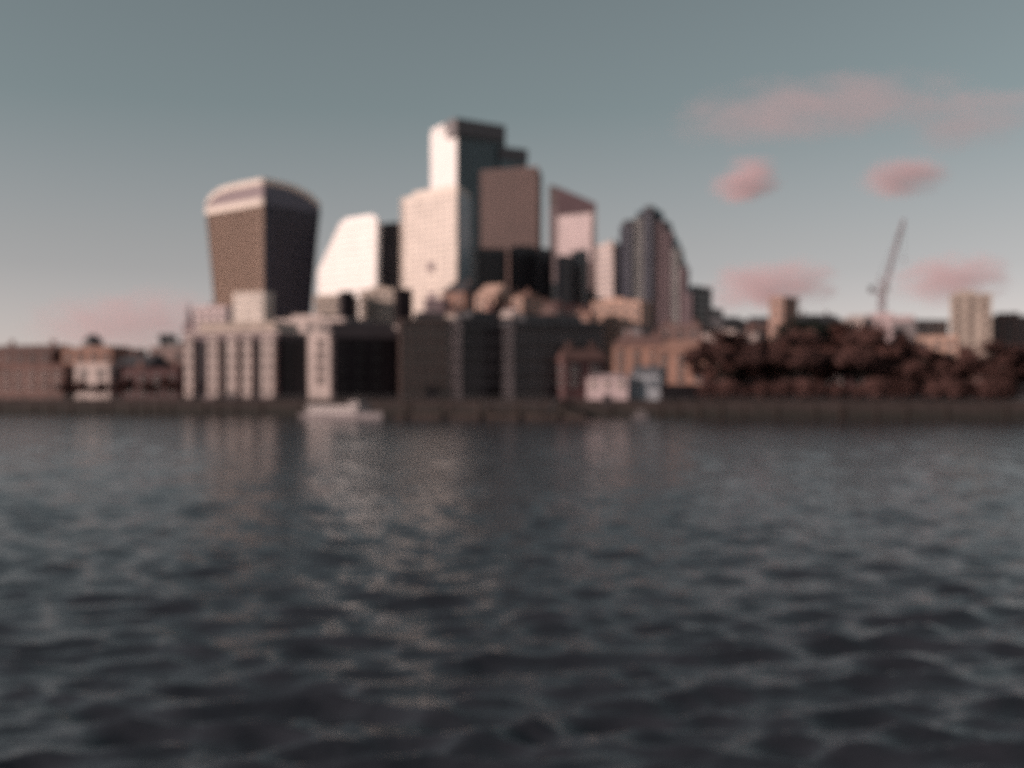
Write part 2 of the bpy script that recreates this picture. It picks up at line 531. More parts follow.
# ------------------------------------------------------------------ the far towers
# 1 flared tower with an arched roof
def flared_tower():
    D0 = 800.0
    nb = Vector(P(264, 790)); lf = Vector(P(206, 836)); rt = Vector(P(320, 832)); bk = lf + rt - nb
    cen = (lf + rt) / 2
    t = thing('flared_tower', 'tall brown tower swelling towards its arched cream roof, shaded on its right side', 'tower', (cen.x, cen.y, GZ))
    base = ccw([lf, nb, rt, bk])
    i0 = min(range(4), key=lambda i: (base[i] - nb).length)
    base = base[i0:] + base[:i0]                      # near corner first, then right, back, left

    def ring(s, rnd=.13):
        """Rounded outline, s = widening."""
        c4 = [nb + (p - nb) * s if k != 2 else nb + (p - nb) * s for k, p in enumerate(base)]
        out = []
        for k in range(4):
            a, b, c = c4[k - 1], c4[k], c4[(k + 1) % 4]
            r = rnd if k else .05
            p, q = b + (a - b) * r, b + (c - b) * r
            for j in range(5):
                f = j / 4
                out.append(p * (1 - f) ** 2 + b * 2 * f * (1 - f) + q * f * f)
        return out
    ZT = ZY(207, D0)
    N = 34

    def wid(f):
        return .80 + .03 * f + .23 * f ** 1.4
    rings = [ring(wid(k / N)) for k in range(N + 1)]
    zs = [GZ + (ZT - GZ) * k / N for k in range(N + 1)]
    n = len(rings[0])

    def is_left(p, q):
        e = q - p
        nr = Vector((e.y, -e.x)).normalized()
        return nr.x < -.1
    gl, gd = MB(), MB()
    fin_l, fin_d = MB(), MB()
    for i in range(n):
        j = (i + 1) % n
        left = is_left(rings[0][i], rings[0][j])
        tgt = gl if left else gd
        vs, fs = [], []
        for k in range(N + 1):
            vs += [(*rings[k][i], zs[k]), (*rings[k][j], zs[k])]
        for k in range(N):
            fs.append([2 * k, 2 * k + 1, 2 * k + 3, 2 * k + 2])
        tgt.add(vs, fs)
        # vertical fins following the swelling outline
        L = (rings[N][j] - rings[N][i]).length
        m = max(1, int(L / 2.6))
        for c_ in range(m):
            f = (c_ + .5) / m
            pts = [rings[k][i].lerp(rings[k][j], f) for k in range(0, N + 1, 2)]
            e = (rings[N][j] - rings[N][i]).normalized(); nr = Vector((e.y, -e.x))
            vs, fs = [], []
            for q, p in enumerate(pts):
                z = zs[q * 2]
                for (da, db) in ((-.45, 0), (-.45, .7), (.45, .7), (.45, 0)):
                    w = p + e * da + nr * db
                    vs.append((w.x, w.y, z))
            for q in range(len(pts) - 1):
                for s_ in range(4):
                    b0 = q * 4
                    fs.append([b0 + s_, b0 + (s_ + 1) % 4, b0 + 4 + (s_ + 1) % 4, b0 + 4 + s_])
            (fin_l if left else fin_d).add(vs, fs)
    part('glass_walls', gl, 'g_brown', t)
    tag(part('shaded_glass_walls', gd, 'g_black', t))  # right side's shade is put into its darker colours, from here up
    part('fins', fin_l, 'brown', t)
    part('shaded_fins', fin_d, 'navy', t)
    bands, bands_d = MB(), MB()
    for k in range(2, N, 2):
        o, q = offset(rings[k], .25), offset(rings[k], -.6)
        for i in range(n):
            j = (i + 1) % n
            (bands if is_left(rings[k][i], rings[k][j]) else bands_d).prism([o[i], o[j], q[j], q[i]], zs[k], zs[k] + .9)
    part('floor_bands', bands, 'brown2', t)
    part('shaded_floor_bands', bands_d, 'navy', t)
    # cream belt under the roof; on the shaded side navy carries the shade
    top = rings[N]
    bl, bdk = MB(), MB()
    zb1 = ZY(200, D0)
    for i in range(n):
        j = (i + 1) % n
        e = (top[j] - top[i]); nr = Vector((e.y, -e.x)).normalized()
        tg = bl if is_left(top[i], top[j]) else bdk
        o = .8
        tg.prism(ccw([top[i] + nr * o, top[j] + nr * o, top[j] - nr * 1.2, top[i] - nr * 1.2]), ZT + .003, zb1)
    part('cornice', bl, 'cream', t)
    part('shaded_cornice', bdk, 'navy', t)
    # arched roof: rises towards the middle of the left-right axis
    ax = (top[2] * 0 + (rt - lf)).normalized()
    w0 = min((p - nb).dot(ax) for p in top); w1 = max((p - nb).dot(ax) for p in top)

    def arch(p, inset):
        f = ((p - nb).dot(ax) - w0) / (w1 - w0)
        return ZY(196, D0) + 10.5 * max(0.0, 1 - abs(2 * f - 1.0) ** 5.5)
    rl, rd = MB(), MB()
    inner = offset(top, -4.0)
    cen2 = sum(top, Vector((0, 0))) / n
    m2 = 6
    for i in range(n):
        j = (i + 1) % n
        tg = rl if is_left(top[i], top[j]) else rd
        vs, fs = [], []
        for s_ in range(m2 + 1):
            for w in (top[i].lerp(top[j], s_ / m2),):
                vs += [(w.x, w.y, zb1 - .5), (w.x, w.y, arch(w, 0))]
        for s_ in range(m2):
            fs.append([2 * s_, 2 * s_ + 2, 2 * s_ + 3, 2 * s_ + 1])
        tg.add(vs, fs)
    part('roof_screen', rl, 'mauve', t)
    part('shaded_roof_screen', rd, 'navy', t)  # darker than the left screen: painted shade
    rim = MB()
    for i in range(n):
        j = (i + 1) % n
        e = top[j] - top[i]; nr = Vector((e.y, -e.x)).normalized()
        vs, fs = [], []
        for s_ in range(m2 + 1):
            w = top[i].lerp(top[j], s_ / m2); za = arch(w, 0)
            for (o, dz) in ((.02, -3.6), (.7, -3.6), (.7, .3), (.02, .3)):
                vs.append((w.x + nr.x * o, w.y + nr.y * o, za + dz))
        for s_ in range(m2):
            for q in range(4):
                fs.append([s_ * 4 + q, s_ * 4 + 4 + q, s_ * 4 + 4 + (q + 1) % 4, s_ * 4 + (q + 1) % 4])
        rim.add(vs, fs)
    part('roof_rim', rim, 'cream', t)
    g = MB()
    vs, fs = [], []
    rr = 8
    full = []
    for i in range(n):
        for s_ in range(3):
            full.append(top[i].lerp(top[(i + 1) % n], s_ / 3))
    K = len(full)
    for q in range(rr + 1):
        for p in full:
            w = p.lerp(cen2, q / rr)
            vs.append((w.x, w.y, arch(w, 0) + .15 + (1.2 if q else 0)))
    for q in range(rr):
        for i in range(K):
            j = (i + 1) % K
            fs.append([q * K + i, q * K + j, (q + 1) * K + j, (q + 1) * K + i])
    g.add(vs, fs)
    part('arched_roof', g, 'cream', t)


flared_tower()

# 2 tower with a leaning left edge, sun glare put into its white
def white_tower():
    D = 700
    b = ccw([P(318, 716), P(376, 682), P(380, 712), P(320, 748)])
    tp = ccw([P(341, 702), P(377, 682), P(381, 712), P(343, 735)])
    z0, z1, zm = GZ, ZY(221, D), ZY(268, D)
    t = thing('white_tower', 'glare-white office tower with a leaning left edge, right of the flared tower', 'tower', (*((b[0] + b[2]) / 2), z0))
    part('walls', MB().prism(b, z0, zm).prism(b, zm + .003, z1, top=tp), 'white', t)
    mb = MB()
    z = z0 + 3.5
    while z < z1 - 3:
        f = max(0, (z - zm) / (z1 - zm))
        q = offset([b[i].lerp(tp[i], f) for i in range(4)], .12)
        mb.prism(q, z, z + .55); z += 4
    part('floor_bands', mb, 'cream', t)
    q = offset(tp, -2.5)
    part('plant_room', MB().prism(q, z1 + .002, z1 + 2.2), 'white', t)


white_tower()

# 3 dark slab beside it
t = tower('dark_slab_tower', 'narrow near-black tower between the white tower and the cream tower', 'tower',
          [(376, 835), (398, 822), (401, 850), (379, 865)], 224, 830, 'g_dark', 'charcoal', 'charcoal', fh=4, ms=3.5)
# 4 cream tower
t = tower('cream_tower', 'sunlit cream tower with a stepped top in front of the tallest tower', 'tower',
          [(402, 805), (457, 765), (470, 795), (412, 840)], 190, 770, 'g_pale', 'cream', 'cream', fh=4.2, bh=3.0, ms=6, mw=2.6, md=.2, cap=(7, 5), capmat='cream')
part('upper_block', MB().prism(ccw([P(434, 784), P(457, 767), P(468, 792), P(445, 815)]), ZY(190, 770) + .5, ZY(186, 770)), 'cream', t)
e4 = (P(457, 765) - P(402, 805)).normalized(); n4 = Vector((e4.y, -e4.x))
for (px, py, w, h) in ((432, 267, 7, 8), (433, 298, 8, 12)):
    f = (px - 402) / 55; p = P(402, 805).lerp(P(457, 765), f); Dp = p.y
    part('dark_recess', MB().box(p + n4 * .5, e4, w / F * Dp * 1.3, .6, ZY(py + h / 2, Dp), ZY(py - h / 2, Dp)), 'mauve', t)

e5 = (P(470, 795) - P(457, 765)).normalized(); n5 = Vector((e5.y, -e5.x))
part('side_panel', MB().prism(ccw([P(457, 765) + n5 * .4, P(470, 795) + n5 * .4, P(470, 795) + n5 * .9, P(457, 765) + n5 * .9]), GZ, ZY(193, 770)), 'sidepanel', t)

# 5 tallest tower: left flank whitened for sunlight, dark teal front, stepped crown
def tallest():
    t = thing('tallest_tower', 'tallest tower, sunlit on its left flank, dark teal glass in front, stepped crown', 'tower', (*P(468, 1120), GZ))
    A, B, Cc, Dd = P(431, 1140), P(457, 1095), P(505, 1125), P(480, 1165)
    z1 = ZY(126, 1105)
    poly = ccw([A, B, Cc, Dd])
    mbl, mbd = MB(), MB()
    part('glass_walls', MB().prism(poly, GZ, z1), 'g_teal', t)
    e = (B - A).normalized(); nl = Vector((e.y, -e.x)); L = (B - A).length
    part('sunlit_flank', MB().prism(ccw([A, B, B + nl * .5, A + nl * .5]), GZ, z1 - .5), 'white', t)  # white layer paints sunlight onto the glass flank
    mb = MB(); z = GZ + 4
    e2 = (Cc - B).normalized(); n2 = Vector((e2.y, -e2.x))
    while z < z1 - 2:
        mb.prism(ccw([B + n2 * .01, Cc + n2 * .01, Cc + n2 * .3, B + n2 * .3]), z, z + 1.4)
        z += 4.2
    part('floor_bands', mb, 'teal', t)
    mb = MB(); L2 = (Cc - B).length
    for k in range(18):
        mb.box(B + e2 * (L2 * k / 17) + n2 * .45, e2, .35, .25, GZ, z1)
    part('mullions', mb, 'slateblue', t)
    # crown
    part('crown', MB().prism(ccw([P(446, 1103), P(456, 1088), P(505.5, 1121), P(498, 1140), P(470, 1140)]), ZY(138, 1105), ZY(122, 1105)), 'slate', t)
    part('crown_screen', MB().prism(ccw([P(431, 1141), P(444, 1112), P(452, 1125), P(438, 1150)]), z1 + .01, ZY(121.5, 1105)), 'white', t)  # white carries the flank's painted sunlight up to the top
    # lower step at the right
    q = ccw([P(500, 1118), P(527, 1132), P(520, 1160), P(498, 1150)])
    st = part('lower_wing', MB().prism(q, GZ, ZY(152, 1120)), 'g_teal', t)
    part('wing_crown', MB().prism(offset(q, .6), ZY(160, 1120), ZY(147, 1120)), 'slate', t)


tallest()

# 6 brown tower in front of it
tower('brown_tower', 'broad brown fronted tower before the right half of the tallest tower', 'tower',
      [(481, 985), (537, 965), (541, 1000), (486, 1020)], 169, 975, 'g_brown', 'dkbrown', 'dkbrown', fh=4, bh=1.6, ms=4.2, mw=1.1, md=.5, cap=(9, 2), capmat='mauve')

# 7 wedge tower with a sloping top
def wedge():
    t = thing('wedge_tower', 'tower with a sharp sloping top falling to the right, pink front panel', 'tower', (*P(572, 900), GZ))
    poly = [P(549, 912), P(557, 902), P(596, 880), P(592, 915), P(552, 935)]
    poly = ccw(poly)

    def zt(p):
        px = p.x / p.y * F + 512
        return ZY(180 + max(0, px - 549) * .55, 892)
    zl = [zt(p) for p in poly]
    part('glass_walls', MB().prism(poly, GZ, zl), 'g_brown', t)
    mb = MB()
    zc = ZY(215, 892)
    z = GZ + 4
    while z < zc + 10:
        mb.prism(offset(poly, .2), z, z + 1.1); z += 4.1
    part('floor_bands', mb, 'mauve', t)
    a, b = P(558.5, 901), P(592, 882.5)
    e = (b - a).normalized(); nr = Vector((e.y, -e.x))
    part('front_panel', MB().prism(ccw([a + nr * .5, b + nr * .5, b + nr * 1.0, a + nr * 1.0]), ZY(262, 892), zc), 'pink', t)
    mb = MB()
    for k in range(12):
        mb.box(a.lerp(b, k / 11) + nr * 1.15, e, .3, .3, ZY(262, 892), zc)
    part('panel_ribs', mb, 'pale', t)
    # sloping dark louvred head and the left edge truss
    a2, b2 = P(557.2, 902), P(595.5, 880.4)
    vs = [(*(a2 + nr * .4), zc + 1), (*(b2 + nr * .4), zc + 1), (*(b2 + nr * .4), zt(b2)), (*(a2 + nr * .4), zt(a2))]
    vs += [(v[0] - nr.x * .3, v[1] - nr.y * .3, v[2]) for v in vs]
    part('sloping_head', MB().add(vs, [[0, 1, 2, 3], [7, 6, 5, 4], [0, 4, 5, 1], [1, 5, 6, 2], [2, 6, 7, 3], [3, 7, 4, 0]]), 'headmauve', t)


wedge()

# 8 pale tower pair
tower('pale_tower', 'pale pink tower with grey right edge left of the ribbed tower', 'tower',
      [(597, 750), (613, 735), (623, 745), (606, 765)], 244, 738, 'g_pale', 'pale', 'pale', fh=4, bh=1.8, ms=4, mw=1.2, cap=(4, 3), capmat='grey')

# 9 ribbed stepped tower
def ribbed():
    D = 750
    t = thing('ribbed_tower', 'stepped grey tower with curved vertical ribs descending to the right', 'tower', (*P(655, 730), GZ))
    tiers = [(622, 637, 219, 717), (636, 646, 210, 711), (643, 657, 205, 707), (655, 665, 209, 706), (664, 673, 220, 702), (672, 681, 238, 698), (680, 687, 258, 694), (686, 693, 286, 690)]
    for k, (x0, x1, yt, d) in enumerate(tiers):
        poly = ccw([P(x0, d + 3), P((x0 + x1) / 2 - .2, d - 3), P(x1, d + 3), P(x1, d + 38), P(x0, d + 38)])
        z1 = ZY(yt, d)
        n = 5
        # each tier leans back into a rounded head
        mb = MB()
        zb = z1 - (z1 - GZ) * (.05 if k < 3 else .09)
        mb.prism(poly, GZ, zb)
        cen = sum(poly, Vector((0, 0))) / len(poly)
        prev, pz = poly, zb
        for s_ in range(1, n + 1):
            f = s_ / n
            sh = 1 - (.3 if k < 3 else .55) * (1 - math.cos(f * math.pi / 2))
            if k > 2:      # right tiers curve over towards the right
                anchor = cen + (poly[0] - cen) * .6
            else:
                anchor = cen
            nx = [anchor + (p - anchor) * sh for p in poly]
            z = zb + (z1 - zb) * math.sin(f * math.pi / 2)
            mb.prism(prev, pz, z, top=nx); prev, pz = nx, z
        part('tier', mb, 'g_dark' if k % 2 == 0 else 'g_blue', t)
        rb = MB()
        for a, b, L, e, nrm in edges_out(poly):
            mid = (a + b) / 2
            if nrm.dot(mid) > 0:
                continue
            m = max(1, int(L / 2.8))
            for c_ in range(m + 1):
                rb.box(a + e * (L * c_ / m) + nrm * .7, e, .8, 1.4, GZ, zb + (z1 - zb) * .25)
        part('ribs', rb, 'navy' if k in (0, 2) else ('grey' if k in (1, 5) else 'mauve'), t)
        fb = MB(); z = GZ + 4
        while z < zb:
            fb.prism(offset(poly, .18), z, z + .9); z += 4
        part('floor_bands', fb, 'slateblue', t)
    part('mast', MB().bar((*P(650, 720), ZY(206, 707)), (*P(650, 720), ZY(200, 707)), .5, 6, .2), 'grey', t)


ribbed()

# 10, 11 dark towers
tower('dark_block', 'near-black stepped block just right of the ribbed tower', 'office', [(691, 704), (693, 692), (712, 712), (709, 722)], 287, 700, 'g_black', 'black', cap=None)
tower('dark_block', 'low near-black block stepping down beside the dark stepped block', 'office', [(708, 688), (710, 676), (723, 690), (721, 702)], 309, 680, 'g_black', 'black')
tower('slate_tower', 'broad slate grey tower below the brown tower, lit streak on its front', 'tower', [(470, 842), (476, 826), (506, 832), (500, 860)], 249, 828, 'g_dark', 'slate', 'slateblue', fh=4, bh=1.1, ms=4.5, mw=.6)
tower('charcoal_tower', 'charcoal tower with square top between the slate tower and the slim black towers', 'tower', [(510, 838), (516, 816), (536, 824), (530, 850)], 246, 818, 'g_dark', 'charcoal', 'charcoal', ms=3)
tower('slim_black_tower', 'slim black tower second of three dark ones below the brown tower', 'tower', [(536, 815), (540, 800), (552, 807), (547, 826)], 249, 802, 'g_dark', 'charcoal', 'charcoal', ms=3.5)
tower('slim_navy_tower', 'slim navy dark tower standing before the foot of the wedge tower', 'tower', [(557, 800), (560, 786), (572, 792), (568, 810)], 256, 788, 'g_dark', 'slate', 'navy', ms=3.5)
tower('grey_tower', 'pale grey narrow slab at the foot of the wedge tower', 'tower', [(572, 810), (584, 798), (588, 815), (577, 826)], 250, 800, 'g_pale', 'grey', 'grey', ms=3)

# ------------------------------------------------------------------ middle ground: roofs between the towers and the quay
A = .55
blocks = [
    ('office_block', 'sunlit cream block at the left foot of the flared tower', 'office', 230, 267, 294, 560, dict(a=.42, wall='cream', g='g_pale', f='cream', roof='', depth=8)),
    ('office_block', 'hazy pink block half hidden left of the flared tower', 'office', 190, 230, 308, 600, dict(a=.4, wall='pink', roof='c', depth=20)),
    ('office_block', 'beige block between the flared tower and the white tower base', 'office', 312, 343, 297, 560, dict(a=.35, wall='beige', roof='')),
    ('roof_tower', 'small black roof tower below the white tower', 'roof tower', 342, 355, 293, 540, dict(a=-.3, wall='black', roof='', windows=False, depth=10)),
    ('office_block', 'wide beige block below the white tower and dark slab', 'office', 357, 396, 291, 550, dict(a=.4, wall='beige', roof='p')),
    ('roof_tower', 'black block at the left foot of the cream tower', 'roof tower', 397, 413, 291, 545, dict(a=-.35, wall='black', roof='', windows=False, depth=12)),
    ('brick_house', 'orange brick house at the right foot of the cream tower', 'house', 440, 466, 292, 560, dict(a=.5, wall='orange', gable=5, roof='c', fh=3.4)),
    ('mauve_block', 'mauve grey block with dark windows before the cream tower', 'office', 424, 442, 301, 530, dict(a=.2, wall='mauve', roof='P')),
    ('gabled_house', 'peach gabled house below the slate tower', 'house', 474, 496, 296, 520, dict(a=.5, wall='peach', gable=6, roof='', rmat='peach')),
    ('brick_house', 'bright orange fronted house below the charcoal tower', 'house', 499, 524, 298, 520, dict(a=.6, wall='peach', roof='c', gable=3, rmat='orange')),
    ('roof_tower', 'dark roof tower standing before the orange fronted house', 'roof tower', 491, 503, 306, 460, dict(a=-.3, wall='dbrick', roof='c', windows=False, depth=8)),
    ('office_block', 'brown block at the foot of the slim black towers', 'office', 522, 560, 303, 540, dict(a=.1, wall='brown2', roof='p')),
    ('office_block', 'dim maroon block behind the blue grey riverside office', 'office', 556, 592, 306, 500, dict(a=-.1, wall='maroon', roof='P')),
    ('office_block', 'sunlit peach block at the foot of the pale pink tower', 'office', 590, 642, 303, 520, dict(a=.45, wall='peach', roof='p')),
    ('office_block', 'dim grey block below the ribbed tower', 'office', 640, 662, 330, 470, dict(a=-.3, wall='slate', roof='')),
    ('office_block', 'brown lit block at the right foot of the ribbed tower', 'office', 660, 700, 326, 500, dict(a=.3, wall='brown2', roof='c')),
    ('brick_terrace', 'orange brick terrace below the ribbed tower', 'house', 612, 662, 346, 380, dict(a=.35, wall='orange', gable=4, rmat='brick', roof='c', fh=3.3)),
    ('brick_terrace', 'orange brick terrace between the blue boathouse and the trees', 'house', 655, 706, 350, 370, dict(a=.4, wall='orange', gable=3.5, rmat='orange', roof='c', fh=3.3)),
    ('office_block', 'long cream flat roofed block above the trees', 'office', 698, 756, 336, 440, dict(a=.35, wall='pale', roof='p', fh=3.5)),
    ('roof_hall', 'dark hipped roof behind the long cream block', 'hall', 722, 748, 322, 520, dict(a=-.2, wall='dgrey', gable=3, roof='')),
    ('roof_hall', 'small grey brown hall left of the lit brick tower', 'hall', 750, 770, 322, 540, dict(a=.1, wall='brown2', gable=3, roof='')),
    ('brick_tower', 'square brick tower with sunlit left face above the trees', 'tower', 779, 803, 299, 520, dict(a=-.7, wall='tan', roof='', depth=8, fh=5, bw=3.4, ww=1.2)),
    ('roof_hall', 'long dark roof behind the dark evergreen crowns', 'hall', 800, 846, 321, 600, dict(a=-.2, wall='dgrey', gable=4, roof='c')),
    ('white_house', 'small white house with sunlit gable left of the crane', 'house', 842, 862, 321, 480, dict(a=.6, wall='pale', gable=3, roof='', rmat='pale')),
    ('office_block', 'pinkish brown block below the crane mast', 'office', 862, 912, 318, 520, dict(a=.35, wall='pink', roof='p')),
    ('roof_hall', 'dark flat hall right of the crane', 'hall', 914, 950, 322, 480, dict(a=-.2, wall='slate', roof='P')),
    ('office_block', 'orange lit block below the dark flat hall', 'office', 918, 956, 338, 430, dict(a=.45, wall='peach', roof='')),
    ('office_tower', 'pale tower with sunlit face at the right end of the skyline', 'tower', 952, 990, 296, 470, dict(a=.35, wall='beige', roof='p', f='beige', g='g_brown')),
    ('office_block', 'brown block beyond the pale right end tower', 'office', 992, 1040, 318, 480, dict(a=.3, wall='brown2', roof='p')),
    ('brick_block', 'red brick block behind the trees at the right end', 'house', 905, 985, 366, 345, dict(a=.3, wall='brick', gable=3, roof='c', fh=3.3)),
    ('rooftop_house', 'small beige house top above the umber office', 'house', 440, 457, 314, 430, dict(a=.4, wall='beige', roof='', gable=2, rmat='brick', depth=8)),
    ('rooftop_house', 'tiny pale lit house top above the slate dark office', 'house', 500, 513, 314, 420, dict(a=.5, wall='pale', roof='c', gable=2, rmat='pale', depth=7)),
    ('rooftop_house', 'brown roof hut above the blue grey office', 'house', 539, 556, 314, 410, dict(a=.3, wall='brown2', roof='p', depth=8)),
    ('rooftop_house', 'tan lit roof house above the right end of the blue grey office', 'house', 573, 590, 317, 405, dict(a=.45, wall='tan', roof='c', gable=2, rmat='orange', depth=8)),
    ('quay_range', 'dim maroon quay range behind the left end of the tree row', 'house', 706, 764, 368, 325, dict(a=.1, wall='maroon', roof='c', gable=2, rmat='dbrick', fh=3.3)),
    ('quay_range', 'dim maroon quay range below the crane, behind the trees', 'house', 848, 908, 360, 330, dict(a=.1, wall='maroon', roof='c', gable=2, rmat='dbrick', fh=3.3)),
    ('brick_block', 'maroon brick block behind the middle of the trees', 'house', 760, 850, 352, 380, dict(a=.2, wall='maroon', roof='c', fh=3.4)),
]
for (nm, lb, ct, x0, x1, yt, D, kw) in blocks:
    block(nm, lb, ct, x0, x1, yt, D, **kw)

# ------------------------------------------------------------------ riverside row, left
D1 = 352
block('brick_warehouse', 'long low brick warehouse at the left end, red roof line', 'warehouse', -30, 58, 351, 400, depth=20, wall='brick', gable=2.5, rmat='brick', roof='c', fh=3.6)
block('brick_warehouse', 'long brick range behind the pale banded quay house', 'warehouse', 58, 116, 350, 392, depth=20, wall='orange', roof='', fh=3.6)
block('quay_house', 'low quay house with a pale upper band, leftmost on the bank', 'house', -20, 70, 367, 366, depth=14, wall='brick', roof='', fh=3.6, f='pale')
block('quay_house', 'pinkish stone quay house beside the dark roofed one', 'house', 72, 112, 366, 360, depth=14, wall='pale', roof='', fh=3.6)
t = block('cupola_house', 'brown house with a small dark cupola on the roof', 'house', 78, 108, 348, 420, depth=14, wall='brown2', roof='', fh=3.6)
q = P(93, 427); zc = ZY(347, 420)
cup = part('cupola', MB().bar((*q, zc), (*q, zc + 2.6), 3.6, 10).bar((*q, zc + 2.6), (*q, zc + 5.0), 3.9, 10, 1.0), 'dgrey', t)
block('dark_roof_house', 'house under a long dark slate roof', 'house', 110, 148, 366, 362, depth=16, wall='brick', gable=4, roof='c', fh=3.4)
block('brown_house', 'brown block with a dark rooftop hut left of the bay fronted block', 'house', 148, 190, 349, 375, depth=18, wall='brown2', roof='Pp', fh=3.6)
block('roof_hut', 'dark rooftop hut above the brown block', 'roof tower', 160, 176, 339, 430, depth=8, a=-.3, wall='dgrey', gable=2, roof='', windows=False)
block('maroon_house', 'low maroon brick house beside the bay fronted block', 'house', 118, 182, 371, 349, depth=10, wall='maroon', roof='c', fh=3.3)
# a slim spire
t = thing('church_spire', 'thin mauve spire between the dark rooftop hut and the flared tower', 'spire', (*P(189, 620), GZ))
part('spire_tower', MB().box(P(189, 620), (1, -.3), 5, 5, GZ, ZY(325, 620)), 'mauve', t)
part('spire_cone', MB().bar((*P(189, 620), ZY(325, 620)), (*P(189, 620), ZY(302, 620)), 2.6, 8, .1), 'mauve', t)

# bay fronted block
def bay_block():
    D = 334
    poly, u, v = quad(181, 283, D, 18, .30)
    z1 = ZY(334, D)
    c = sum(poly, Vector((0, 0))) / 4
    t = thing('bay_fronted_block', 'pale riverside block with five tall sunlit projecting bays', 'apartment block', (c.x, c.y, GZ))
    part('walls', MB().prism(poly, GZ, z1), 'mauve', t)
    w = (poly[1] - poly[0]).length
    for k, f in enumerate((.05, .32, .53, .70, .92)):
        q = poly[0] + u * w * f
        wd = (.085, .11, .10, .085, .13)[k] * w
        b = part('bay', MB().box(q - v * .9, u, wd, 1.8, GZ + .6, z1 - 1.0), 'pale', t)
        z = GZ + 1.8
        while z < z1 - 3.5:
            part('bay_window', MB().box(q - v * 1.82, u, wd * .42, .12, z, z + 1.5), 'g_brown', b); z += 3.4
    for f in (.18, .425, .615, .81):
        q = poly[0] + u * w * f
        part('window_strip', MB().box(q - v * .1, u, w * .06, .3, GZ + 1.2, z1 - 2), 'g_dark', t)
    part('cornice', MB().prism(offset(poly, .7), z1 + .002, z1 + .8), 'pale', t)
    part('set_back_storey', MB().prism(offset(poly, -2.5), z1 + .803, z1 + 3.6), 'beige', t)


bay_block()
block('dark_glass_link', 'tall dark glass gap between the two pale bay fronts', 'office', 283, 307, 337, 330, depth=14, a=-.15, wall='g_black', g='g_black', f='black', roof='', parapet=False)
t = block('bay_fronted_house', 'single narrow pale bay fronted house right of the dark glass gap', 'apartment block', 307, 333, 335, 322, depth=14, a=.3, wall='pale', roof='', g='g_brown', f='pale', fh=3.4, bw=3.2)
block('long_roof_office', 'long pale pink flat topped office above the dark glass gap', 'office', 270, 348, 321, 400, depth=16, a=.35, wall='pale', roof='p', fh=3.6)
t = block('black_block', 'broad black glass block with a ridged roof, darkest on the bank', 'office', 334, 403, 338, 318, depth=22, a=-.32, wall='black', g='g_black', f='black', gable=5, rmat='black', roof='', fh=3.6)
block('pale_roof_house', 'small sunlit pale house peeping over the black block', 'house', 374, 402, 331, 380, depth=10, a=.5, wall='pale', gable=2, rmat='pale', roof='')
block('dark_roof_house', 'dark gable rising left above the black block', 'house', 343, 374, 327, 395, depth=12, a=-.3, wall='dgrey', gable=3, roof='')


def slab_office(label, x0, x1, yt, D, a, g, band, fin, fh=3.9, ms=2.6, depth=26, sb=True):
    poly, u, v = quad(x0, x1, D, depth, a)
    z1 = ZY(yt, D); c = sum(poly, Vector((0, 0))) / 4
    t = thing('riverside_office', label, 'office', (c.x, c.y, GZ))
    part('glass_walls', MB().prism(poly, GZ, z1), g, t)
    mb = MB(); z = GZ + fh
    while z < z1 - 1:
        mb.prism(offset(poly, .2), z, z + .8); z += fh
    part('floor_bands', mb, band, t)
    mb = MB()
    for p, q, L, e, nrm in edges_out(poly):
        n = max(1, int(L / ms))
        for k in range(n + 1):
            mb.box(p + e * (L * k / n) + nrm * .45, e, .4, .5, GZ, z1 + .3)
    part('fins', mb, fin, t)
    part('roof', MB().prism(offset(poly, .9), z1 + .303, z1 + .9), band, t)
    if sb:
        part('plant_room', MB().prism(offset(poly, -4), z1 + .902, z1 + 3.0), 'dgrey', t)
    w = (poly[1] - poly[0]).length
    part('entrance', MB().box(poly[0] + u * w * .5 - v * .8, u, w * .22, 1.4, GZ, GZ + 3.4), 'g_black', t)
    return t


slab_office('umber brown finned office right of the black block', 402, 461, 322, 312, -.12, 'g_brown', 'umber', 'umber')
slab_office('slate dark office between the umber and the blue grey offices', 460, 514, 321, 306, -.30, 'g_dark', 'slate', 'slate')
slab_office('wide blue grey office, rightmost of the dark riverside offices', 512, 602, 325, 298, -.22, 'g_dark', 'slateblue', 'slate')
block('maroon_gable_house', 'maroon brick house before the right end of the blue grey office', 'house', 564, 606, 360, 290, depth=9, a=-.15, wall='maroon', gable=3, rmat='dbrick', roof='c', fh=3.2)


